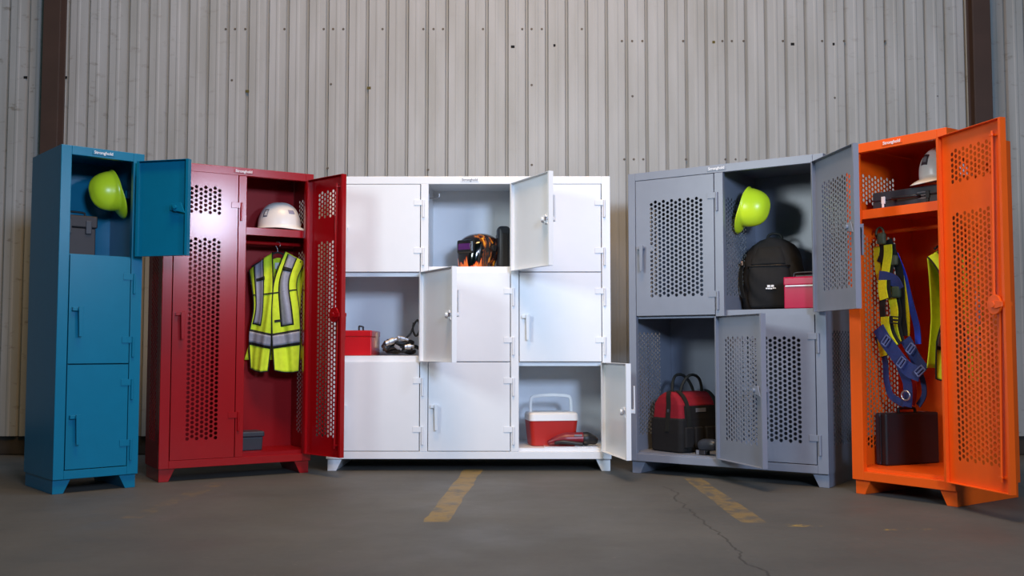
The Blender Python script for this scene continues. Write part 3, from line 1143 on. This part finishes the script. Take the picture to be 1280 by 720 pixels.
bm = bmesh.new()
grid(bm, helm, 56, 28)
link('shell', bm, FLAME, wh, smooth=True, solid=0.004)
bm = bmesh.new()
rounded(bm, 0.132, 0.044, 0.092, 0.014, 3, (0, -0.094, 0.098))
link('lens_frame', bm, mat('gloss_black', (0.008, 0.008, 0.009), 0.15, var=0.05), wh)
bm = bmesh.new()
rounded(bm, 0.098, 0.006, 0.042, 0.002, 2, (0, -0.1165, 0.122))
link('lens', bm, LENSM, wh)
bm = bmesh.new()
for s in (-1, 1):
    cyl(bm, (s * 0.108, 0.045, 0.14), (s * 0.135, 0.045, 0.14), 0.022, 18)
link('pivot_knob', bm, BLACK, wh, bevel=0.003)
bm = bmesh.new()
grid(bm, lambda u, v: Vector((0.085 * math.sin(u * 2 * PI), 0.095 * math.cos(u * 2 * PI) + 0.05, 0.09 + 0.03 * v)), 30, 1, wrap=True)
link('headband', bm, BLACK, wh, smooth=True, solid=0.003)

# dark upright case beside it
sp = thing('upright_case', loc('white', 1.133, 0.33, 1.3190), yaw('white') + R(8), 'tall dark rounded case standing beside the welding helmet', 'case')
bm = bmesh.new()
rounded(bm, 0.092, 0.105, 0.298, 0.032, 5)
link('shell', bm, DGRAY, sp, smooth=True)
bm = bmesh.new()
rounded(bm, 0.040, 0.008, 0.225, 0.004, 2, (0.004, -0.0535, 0.022))
link('front_strip', bm, BLACK, sp)
bm = bmesh.new()
rounded(bm, 0.012, 0.07, 0.03, 0.004, 2, (-0.043, 0, 0.21))
link('side_clip', bm, BLACK, sp)

# pile of hose and fittings beside the red toolbox
hp = thing('air_hose', loc('white', 0.440, 0.24, 0.7385), yaw('white'), 'tangled black hose with gray metal fittings beside the red toolbox', 'hose')
bm = bmesh.new()
pts = []
for i in range(70):
    a = i * 0.36
    rr = 0.075 + 0.018 * math.sin(i * 0.9)
    pts.append((rr * math.cos(a) * 1.15 - 0.01 + 0.03 * math.sin(i * .21), rr * 0.85 * math.sin(a) + 0.02, 0.0105 + 0.0125 * (i / 9) * 0.55 + 0.01 * (1 + math.sin(i * 1.7)) * 0.5))
tube(bm, smooth_path(pts, 2), 0.0095, 8)
link('coil', bm, BLACK, hp, smooth=True)
bm = bmesh.new()
pts = [(0.02, -0.03, 0.06), (0.05, -0.04, 0.09), (0.075, -0.04, 0.115), (0.098, -0.04, 0.16), (0.118, -0.04, 0.178), (0.132, -0.04, 0.150), (0.126, -0.04, 0.115), (0.105, -0.04, 0.10), (0.088, -0.04, 0.13), (0.092, -0.035, 0.165)]
tube(bm, smooth_path(pts, 5), 0.0062, 8)
link('cord_loop', bm, BLACK, hp, smooth=True)
for k, (x, y, z, l, r_, a, mt) in enumerate(((-0.04, -0.075, 0.072, 0.085, 0.017, 0.5, STEEL), (0.03, -0.085, 0.085, 0.07, 0.012, -0.3, STEEL), (-0.075, -0.06, 0.055, 0.05, 0.024, 1.2, DGRAY),
                                      (0.07, -0.08, 0.045, 0.06, 0.014, 0.1, STEEL), (0.0, -0.09, 0.040, 0.05, 0.010, -0.7, PRINTG))):
    bm = bmesh.new()
    d = Vector((math.cos(a), 0.25, math.sin(a) * 0.6)).normalized() * l / 2
    c = Vector((x, y, z))
    tube(bm, [c - d, c - d * 0.5, c - d * 0.45, c + d * 0.3, c + d * 0.35, c + d], [r_ * 0.8, r_ * 0.8, r_, r_, r_ * 0.6, r_ * 0.6], 12)
    link('fitting', bm, mt, hp, bevel=0.001)

hp.scale = (1.05, 1.0, 1.32)

# ------------------------------------------------------------------ cooler
co = thing('cooler', loc('white', 1.452, 0.26, 0.1455), yaw('white') + R(9), 'red cooler with white lid and raised carry handle', 'cooler')
bm = bmesh.new()


def loft_box(bm, rows, r, seg=5):
    """rows = (z, half width, half depth); rounded-corner rings"""
    rings = []
    for z, a, b in rows:
        ring = []
        for cx, cy, a0 in ((a - r, b - r, 0), (-a + r, b - r, PI / 2), (-a + r, -b + r, PI), (a - r, -b + r, 1.5 * PI)):
            for k in range(seg + 1):
                q = a0 + k / seg * PI / 2
                ring.append(bm.verts.new((cx + r * math.cos(q), cy + r * math.sin(q), z)))
        rings.append(ring)
    n = len(rings[0])
    for i in range(len(rings) - 1):
        for k in range(n):
            bm.faces.new((rings[i][k], rings[i][(k + 1) % n], rings[i + 1][(k + 1) % n], rings[i + 1][k]))
    bm.faces.new(rings[0][::-1])
    bm.faces.new(rings[-1])


loft_box(bm, [(0, 0.140, 0.092), (0.006, 0.146, 0.098), (0.165, 0.162, 0.112)], 0.028)
link('tub', bm, COOLR, co, bevel=0.002)
bm = bmesh.new()
loft_box(bm, [(0.1655, 0.166, 0.116), (0.205, 0.163, 0.113), (0.216, 0.156, 0.106), (0.222, 0.140, 0.09), (0.220, 0.13, 0.08)], 0.028)
link('lid', bm, HATW, co, bevel=0.002)
bm = bmesh.new()
hp_ = smooth_path([(-0.160, 0, 0.18), (-0.160, 0, 0.25), (-0.155, 0, 0.315), (-0.125, 0, 0.338), (0, 0, 0.345), (0.125, 0, 0.338), (0.155, 0, 0.315), (0.160, 0, 0.25), (0.160, 0, 0.18)], 5)
ribbon(bm, [(p.x, p.y, p.z) for p in hp_], 0.022, 0.012, (0, -1, 0), 1)
bmesh.ops.scale(bm, vec=(0.86, 1, 0.955), verts=bm.verts)
link('handle', bm, HATW, co, bevel=0.003)

# silver sheet and the dark red tool on it, in front of the cooler
sh = bmesh.new()
box(sh, -0.185, 0.165, -0.045, 0.055, 0.0, 0.006)
o = link('folded_sheet', sh, FOIL, bevel=0.002)
o.location = loc('white', 1.585, 0.108, 0.1456)
o.rotation_euler = (0, 0, yaw('white') + R(2))
tag(o, 'thin silver sheet lying under the dark red tool in front of the cooler', 'sheet')
pt = thing('power_tool', loc('white', 1.590, 0.112, 0.1520), yaw('white') + R(4), 'dark red and black hand tool lying in front of the cooler', 'tool')
bm = bmesh.new()
spine = [(-0.165, 0, 0.018), (-0.14, 0, 0.026), (-0.10, 0, 0.038), (-0.05, 0, 0.046), (0.0, 0, 0.047), (0.05, 0, 0.048), (0.075, 0, 0.046)]
tube(bm, smooth_path(spine, 4), [min(0.040, 0.014 + 0.03 * min(1, i / 14)) for i in range(25)], 16)
link('body', bm, MAROON, pt, smooth=True)
bm = bmesh.new()
tube(bm, smooth_path([(0.06, 0, 0.047), (0.10, 0, 0.045), (0.135, 0.0, 0.036), (0.16, 0, 0.026)], 4), [0.038, 0.042, 0.043, 0.044, 0.042, 0.038, 0.034, 0.032, 0.030, 0.028, 0.025, 0.022, 0.016], 16)
link('rear_grip', bm, BLACK, pt, smooth=True)
bm = bmesh.new()
tube(bm, smooth_path([(-0.12, -0.024, 0.020), (-0.08, -0.036, 0.028), (-0.04, -0.040, 0.026), (0.02, -0.042, 0.018), (0.06, -0.040, 0.014)], 4), 0.013, 10)
link('side_handle', bm, BLACK, pt, smooth=True)
bm = bmesh.new()
rounded(bm, 0.05, 0.004, 0.012, 0.0015, 2, (0.03, -0.038, 0.064))
link('name_strip', bm, PRINTG, pt)

# ------------------------------------------------------------------ backpack
bp = thing('backpack', loc('gray', 0.820, 0.375, 1.0190), yaw('gray') + R(4), 'black backpack with small white print standing in the gray locker', 'backpack')


def pack_outline(v):
    # half width over height
    pts = [(0.0, 0.165), (0.06, 0.183), (0.2, 0.190), (0.38, 0.188), (0.55, 0.180), (0.70, 0.165), (0.82, 0.146), (0.90, 0.122), (0.96, 0.085), (0.99, 0.045), (1.0, 0.015)]
    for i in range(len(pts) - 1):
        if v <= pts[i + 1][0]:
            q = (v - pts[i][0]) / (pts[i + 1][0] - pts[i][0])
            return pts[i][1] + (pts[i + 1][1] - pts[i][1]) * q
    return pts[-1][1]


def pack(u, v, hh=0.455, dd=0.105, k=1.0):
    a = u * 2 * PI
    w = pack_outline(v) * k
    d = dd * (0.88 + 0.25 * math.sin(min(1, v * 1.1) * PI) - 0.45 * max(0, v - 0.72) * 2)
    c, s = math.cos(a), math.sin(a)
    x = w * math.copysign(abs(c) ** 0.6, c)
    y = d * math.copysign(abs(s) ** 0.6, s)
    wr = 0.004 * math.sin(9 * v + 3 * u * 2 * PI) + 0.003 * math.sin(23 * v + 7 * u * 2 * PI)
    return Vector((x + wr, y + wr, hh * v))


bm = bmesh.new()
vs = grid(bm, pack, 56, 30, wrap=True)
bm.faces.new([r_[0] for r_ in vs][::-1])
bm.faces.new([r_[-1] for r_ in vs])
link('main_bag', bm, BLACKF, bp, smooth=True)
bm = bmesh.new()


def pocket(u, v):
    p = pack(u, 0.04 + 0.56 * v, dd=0.135, k=0.76)
    p.y -= 0.008
    return p


vs = grid(bm, pocket, 48, 16, wrap=True)
bm.faces.new([r_[0] for r_ in vs][::-1])
bm.faces.new([r_[-1] for r_ in vs])
link('front_pocket', bm, BLACKF, bp, smooth=True, bevel=0)
bm = bmesh.new()
vs = grid(bm, lambda u, v: pack(u, 0.62 + 0.24 * v, dd=0.122, k=0.72), 48, 10, wrap=True)
bm.faces.new([r_[0] for r_ in vs][::-1])
bm.faces.new([r_[-1] for r_ in vs])
link('upper_pocket', bm, BLACKF, bp, smooth=True)
bm = bmesh.new()
zp = [pack((0.5 + 0.5 * i / 40), 0.60, dd=0.140, k=0.80) for i in range(41)]
tube(bm, [(p.x, p.y - 0.008, p.z) for p in zp], 0.0035, 6)
link('zipper', bm, BLACK, bp)
bm = bmesh.new()
rounded(bm, 0.028, 0.006, 0.006, 0.002, 2, (0.055, -0.155, 0.270))
link('zipper_pull', bm, STEEL, bp)
bm = bmesh.new()
tube(bm, smooth_path([(-0.05, 0.03, 0.448), (-0.035, 0.03, 0.478), (0, 0.03, 0.487), (0.035, 0.03, 0.478), (0.05, 0.03, 0.448)], 5), 0.008, 8)
link('carry_loop', bm, BKW, bp, smooth=True)
bm = bmesh.new()
ribbon(bm, [(-0.165, -0.075, 0.31), (-0.182, -0.085, 0.24), (-0.178, -0.095, 0.15), (-0.165, -0.095, 0.08)], 0.03, 0.005, (-0.6, -0.8, 0))
link('side_strap', bm, BKW, bp)
bm = bmesh.new()
box(bm, -0.180, -0.166, -0.100, -0.088, 0.285, 0.31)
link('strap_tab', bm, BRASS, bp, bevel=0.002)
bm = bmesh.new()
yq = -0.1625
for x0, x1, z0, z1 in ((0.005, 0.023, 0.140, 0.153), (0.028, 0.046, 0.140, 0.153), (-0.004, 0.008, 0.129, 0.136), (0.010, 0.022, 0.128, 0.136), (0.024, 0.036, 0.127, 0.135), (0.039, 0.050, 0.129, 0.137), (0.052, 0.058, 0.129, 0.136)):
    box(bm, x0, x1, yq - 0.001, yq + 0.004, z0, z1)
link('print', bm, WMARK, bp)

# ------------------------------------------------------------------ red and black tool bag
tb3 = thing('tool_bag', loc('gray', 0.245, 0.330, 0.1310), yaw('gray') + R(72), 'red and black canvas tool bag with raised handles in the gray locker', 'bag')
bm = bmesh.new()
loft_box(bm, [(0.0, 0.195, 0.125), (0.01, 0.203, 0.133), (0.12, 0.207, 0.138), (0.205, 0.203, 0.134), (0.215, 0.198, 0.130)], 0.03)
link('lower_pockets', bm, BLACKF, tb3)
bm = bmesh.new()
loft_box(bm, [(0.21, 0.194, 0.126), (0.30, 0.190, 0.118), (0.345, 0.182, 0.088), (0.372, 0.172, 0.05), (0.378, 0.165, 0.03)], 0.026)
link('upper_shell', bm, BAGRED, tb3, smooth=False, bevel=0.004)
for x in (-0.135, 0.135):
    bm = bmesh.new()
    ribbon(bm, [(x, -0.142, 0.02), (x, -0.1405, 0.21), (x, -0.124, 0.30), (x, -0.092, 0.352), (x, -0.045, 0.384), (x, 0.02, 0.386)], 0.032, 0.005, (0, -0.85, 0.5))
    link('strap', bm, BKW, tb3)
bm = bmesh.new()
ribbon(bm, [(-0.209, -0.02, 0.13), (-0.200, -0.02, 0.22), (-0.192, -0.02, 0.30), (-0.186, -0.012, 0.35), (-0.172, -0.004, 0.382)], 0.034, 0.006, (-1, 0, 0.1))
link('end_strap', bm, BKW, tb3)
bm = bmesh.new()
box(bm, -0.20, -0.19, -0.028, -0.012, 0.245, 0.27)
link('buckle', bm, STEEL, tb3, bevel=0.002)
for s in (-1, 1):
    bm = bmesh.new()
    y = s * 0.035
    tube(bm, smooth_path([(-0.10, y, 0.372), (-0.085, y + s * 0.01, 0.43), (-0.05, y + s * 0.02, 0.475), (0.0, y + s * 0.02, 0.485), (0.05, y + s * 0.02, 0.465), (0.085, y + s * 0.01, 0.42), (0.10, y, 0.372)], 5), 0.0095, 8)
    link('handle', bm, BKW, tb3, smooth=True)
bm = bmesh.new()
ribbon(bm, [(-0.160, -0.1270, 0.250), (0.17, -0.1270, 0.250)], 0.085, 0.006, (0, -1, 0.10))
link('black_band', bm, BLACKF, tb3)
bm = bmesh.new()
box(bm, -0.06, 0.03, -0.1330, -0.1270, 0.252, 0.276)
link('label_tag', bm, PRINTG, tb3)
for x in (-0.14, -0.05, 0.05, 0.14):
    bm = bmesh.new()
    rounded(bm, 0.072, 0.022, 0.13, 0.009, 3, (x, -0.142, 0.03))
    link('pocket', bm, BLACKF, tb3)

# dark pouch-like tool at its foot
dt = thing('cordless_tool', loc('gray', 0.487, 0.105, 0.1310), yaw('gray') + R(-15), 'small dark gray tool at the foot of the red and black bag', 'tool')
bm = bmesh.new()
tube(bm, smooth_path([(-0.06, 0, 0.052), (-0.02, 0, 0.062), (0.03, 0, 0.066), (0.065, 0, 0.06)], 4), [0.030, 0.034, 0.036, 0.038, 0.038, 0.037, 0.036, 0.036, 0.036, 0.034, 0.031, 0.027, 0.020], 14)
link('motor_body', bm, DGRAY, dt, smooth=True)
bm = bmesh.new()
prism(bm, [(-0.01, 0.06), (-0.05, 0.0), (-0.015, 0.0), (0.03, 0.055)], -0.016, 0.016)
link('grip', bm, BLACK, dt, bevel=0.006)
bm = bmesh.new()
rounded(bm, 0.075, 0.055, 0.030, 0.006, 3, (-0.045, 0, 0.0))
link('battery', bm, CHAR, dt)
bm = bmesh.new()
rounded(bm, 0.020, 0.004, 0.028, 0.0015, 2, (-0.060, -0.030, 0.001))
link('tag', bm, PRINTG, dt)

# ------------------------------------------------------------------ orange locker: black case, briefcase, harness
cs = thing('tool_case', loc('orange', 0.300, 0.235, 1.5440), yaw('orange'), 'flat black tool case on the shelf under the white hat in the orange locker', 'case')
bm = bmesh.new()
rounded(bm, 0.43, 0.25, 0.048, 0.008, 3)
link('bottom_shell', bm, DGRAY, cs)
bm = bmesh.new()
rounded(bm, 0.43, 0.25, 0.050, 0.008, 3, (0, 0, 0.0485))
link('top_shell', bm, DGRAY, cs)
bm = bmesh.new()
tube(bm, smooth_path([(-0.07, -0.122, 0.048), (-0.07, -0.150, 0.048), (-0.05, -0.158, 0.048), (0.05, -0.158, 0.048), (0.07, -0.150, 0.048), (0.07, -0.122, 0.048)], 4), 0.009, 8)
link('handle', bm, BLACK, cs, smooth=True)
for x, mt in ((-0.145, WMARK), (0.12, BLACK)):
    bm = B((x - 0.010, x + 0.012, -0.132, -0.123, 0.030, 0.070), (x - 0.006, x + 0.008, -0.134, -0.130, 0.010, 0.030))
    link('latch', bm, mt, cs, bevel=0.002)
bm = bmesh.new()
for k, (x0, x1) in enumerate(((0.060, 0.125), (0.064, 0.118), (0.064, 0.122))):
    box(bm, x0, x1, -0.1266, -0.1245, 0.064 - k * 0.016, 0.069 - k * 0.016)
link('print', bm, PRINTG, cs)

bc = thing('briefcase', loc('orange', 0.098, 0.365, 0.1455), yaw('orange') + R(78), 'black hard briefcase standing on the floor of the orange locker', 'case')
bm = bmesh.new()
rounded(bm, 0.385, 0.044, 0.285, 0.010, 3, (0, -0.0225, 0.0))
link('front_shell', bm, BLACK, bc)
bm = bmesh.new()
rounded(bm, 0.385, 0.040, 0.285, 0.010, 3, (0, 0.0205, 0.0))
link('back_shell', bm, DGRAY, bc)
bm = bmesh.new()
tube(bm, smooth_path([(-0.06, 0, 0.283), (-0.06, 0, 0.300), (-0.045, 0, 0.308), (0.045, 0, 0.308), (0.06, 0, 0.300), (0.06, 0, 0.283)], 4), 0.008, 8)
link('handle', bm, BLACK, bc, smooth=True)
for x in (-0.11, 0.11):
    bm = B((x - 0.014, x + 0.014, -0.014, 0.012, 0.268, 0.289))
    link('latch', bm, STEEL, bc, bevel=0.002)
for x in (-0.192, 0.192):
    bm = B((x - 0.004, x + 0.004, -0.004, 0.002, 0.02, 0.265))
    link('edge_band', bm, CHAR, bc, bevel=0.001)

HZ = 1.42
hs = thing('safety_harness', loc('orange', 0.0, 0.0, 0.0), yaw('orange'), 'yellow and navy safety harness with blue lanyard hanging in the orange locker', 'harness')
STR = [
    ('yellow', 0.034, [(0.045, 0.20, 1.356), (0.043, 0.20, 1.293), (0.052, 0.20, 1.226), (0.061, 0.20, 1.167)]),
    ('yellow', 0.046, [(0.136, 0.17, 1.356), (0.135, 0.17, 1.303), (0.123, 0.17, 1.242), (0.112, 0.17, 1.189)]),
    ('navy', 0.050, [(0.084, 0.16, 1.182), (0.129, 0.16, 1.175), (0.182, 0.16, 1.150), (0.206, 0.16, 1.105)]),
    ('yellow', 0.048, [(0.110, 0.15, 1.162), (0.109, 0.15, 1.109), (0.118, 0.15, 1.056)]),
    ('black', 0.032, [(0.106, 0.16, 1.066), (0.099, 0.16, 1.009), (0.103, 0.16, 0.947)]),
    ('yellow', 0.046, [(0.120, 0.15, 0.960), (0.124, 0.15, 0.907), (0.142, 0.15, 0.846), (0.175, 0.15, 0.793)]),
    ('yellow', 0.042, [(0.134, 0.18, 1.140), (0.147, 0.18, 1.065), (0.160, 0.18, 0.985), (0.153, 0.18, 0.907), (0.175, 0.18, 0.819)]),
    ('black', 0.040, [(0.117, 0.20, 1.386), (0.150, 0.20, 1.303), (0.182, 0.20, 1.213), (0.189, 0.20, 1.116), (0.191, 0.20, 1.007), (0.202, 0.20, 0.854)]),
    ('blue', 0.032, [(0.146, 0.22, 1.305), (0.169, 0.22, 1.250), (0.197, 0.22, 1.178), (0.232, 0.22, 1.036), (0.267, 0.22, 0.905), (0.274, 0.22, 0.810)]),
    ('yellow', 0.016, [(0.194, 0.21, 1.182), (0.211, 0.21, 1.072), (0.222, 0.21, 0.962), (0.219, 0.21, 0.854)]),
    ('navy', 0.062, [(0.085, 0.14, 0.899), (0.124, 0.14, 0.833), (0.172, 0.14, 0.776), (0.223, 0.14, 0.712), (0.265, 0.14, 0.674), (0.331, 0.14, 0.650)]),
    ('navy', 0.056, [(0.224, 0.18, 0.836), (0.256, 0.18, 0.780), (0.293, 0.18, 0.716), (0.333, 0.18, 0.666)]),
    ('navy', 0.048, [(0.180, 0.17, 0.741), (0.207, 0.17, 0.672), (0.234, 0.17, 0.604), (0.237, 0.17, 0.532), (0.231, 0.17, 0.474)]),
    ('navy', 0.030, [(0.033, 0.20, 0.856), (0.066, 0.20, 0.776), (0.084, 0.20, 0.701), (0.087, 0.20, 0.617), (0.110, 0.20, 0.535), (0.154, 0.20, 0.503), (0.197, 0.20, 0.486)]),
    ('red', 0.022, [(0.220, 0.21, 0.672), (0.247, 0.21, 0.604), (0.250, 0.21, 0.544), (0.238, 0.21, 0.482)]),
    ('navy', 0.026, [(0.275, 0.22, 0.673), (0.297, 0.22, 0.605), (0.300, 0.22, 0.537), (0.265, 0.22, 0.480)]),
    ('yellow', 0.040, [(0.060, 0.19, 0.864), (0.069, 0.19, 0.811), (0.082, 0.19, 0.745)]),
    ('black', 0.036, [(0.075, 0.19, 1.408), (0.092, 0.19, 1.334), (0.070, 0.19, 1.264)])]
WB = {'yellow': YELW, 'navy': NAVY, 'black': BKW, 'blue': BLUE, 'red': REDW}
for c, w, pts in STR:
    bm = bmesh.new()
    w *= 1.3
    if c == 'yellow' and w > 0.03:
        ribbon(bm, [(x + 0.004, y + 0.012, z) for x, y, z in pts], w * 1.45, 0.004, (-0.25, -1, 0.05))
        link('strap_edge', bm, BKW, hs)
        bm = bmesh.new()
    ribbon(bm, pts, w, 0.005, (-0.25, -1, 0.05))
    o = link('strap' if c != 'blue' else 'lanyard', bm, WB[c], hs)
    if c == 'blue':
        o['label'] = 'bright blue lanyard'
for x, y, z, a in ((0.145, 0.120, 0.828, -0.9), (0.235, 0.120, 0.712, -0.9), (0.270, 0.155, 0.785, -0.9), (0.340, 0.125, 0.668, -0.7), (0.19, 0.14, 0.94, 0.1)):
    bm = bmesh.new()
    w, h, t = 0.030, 0.021, 0.004
    for bx in ((-w, w, -t, t, h - 0.007, h), (-w, w, -t, t, -h, -h + 0.007), (-w, -w + 0.007, -t, t, -h, h), (w - 0.007, w, -t, t, -h, h), (-w, w, -t * 0.6, t * 0.6, -0.005, 0.005)):
        box(bm, *bx)
    o = link('buckle', bm, mat('blue_gray_buckle', srgb(96, 106, 150), 0.4, 0.3) if z < 0.9 else BKW, hs, bevel=0.0015)
    o.location = (x, y, z)
    o.rotation_euler = (0, a, 0)
bm = bmesh.new()
tube(bm, [(0.025 * math.cos(i * PI / 8), 0.0, 0.025 * math.sin(i * PI / 8)) for i in range(16)], 0.005, 8, closed=True)
o = link('ring', bm, STEEL, hs, smooth=True)
o.location = (0.243, 0.14, 0.535)
bm = bmesh.new()
tube(bm, [(0.024 * math.cos(i * PI / 8), 0.0, 0.034 * math.sin(i * PI / 8)) for i in range(16)], 0.006, 8, closed=True)
o = link('carabiner', bm, mat('camo_rubber', srgb(70, 74, 50), 0.7, var=0.4, scale=60), hs, smooth=True)
o.location = (0.076, 0.185, 1.425)
for x, y, z, s in ((0.10, 0.165, 1.36, 0.05), (0.165, 0.18, 1.24, 0.045), (0.185, 0.165, 1.06, 0.05)):
    bm = bmesh.new()
    rounded(bm, s, 0.03, s * 1.3, 0.012, 3, (x, y, z))
    link('pad', bm, MATS['camo_rubber'] if z > 1.1 else mat('dark_green_pad', srgb(44, 60, 40), 0.8, var=0.2), hs, smooth=True)
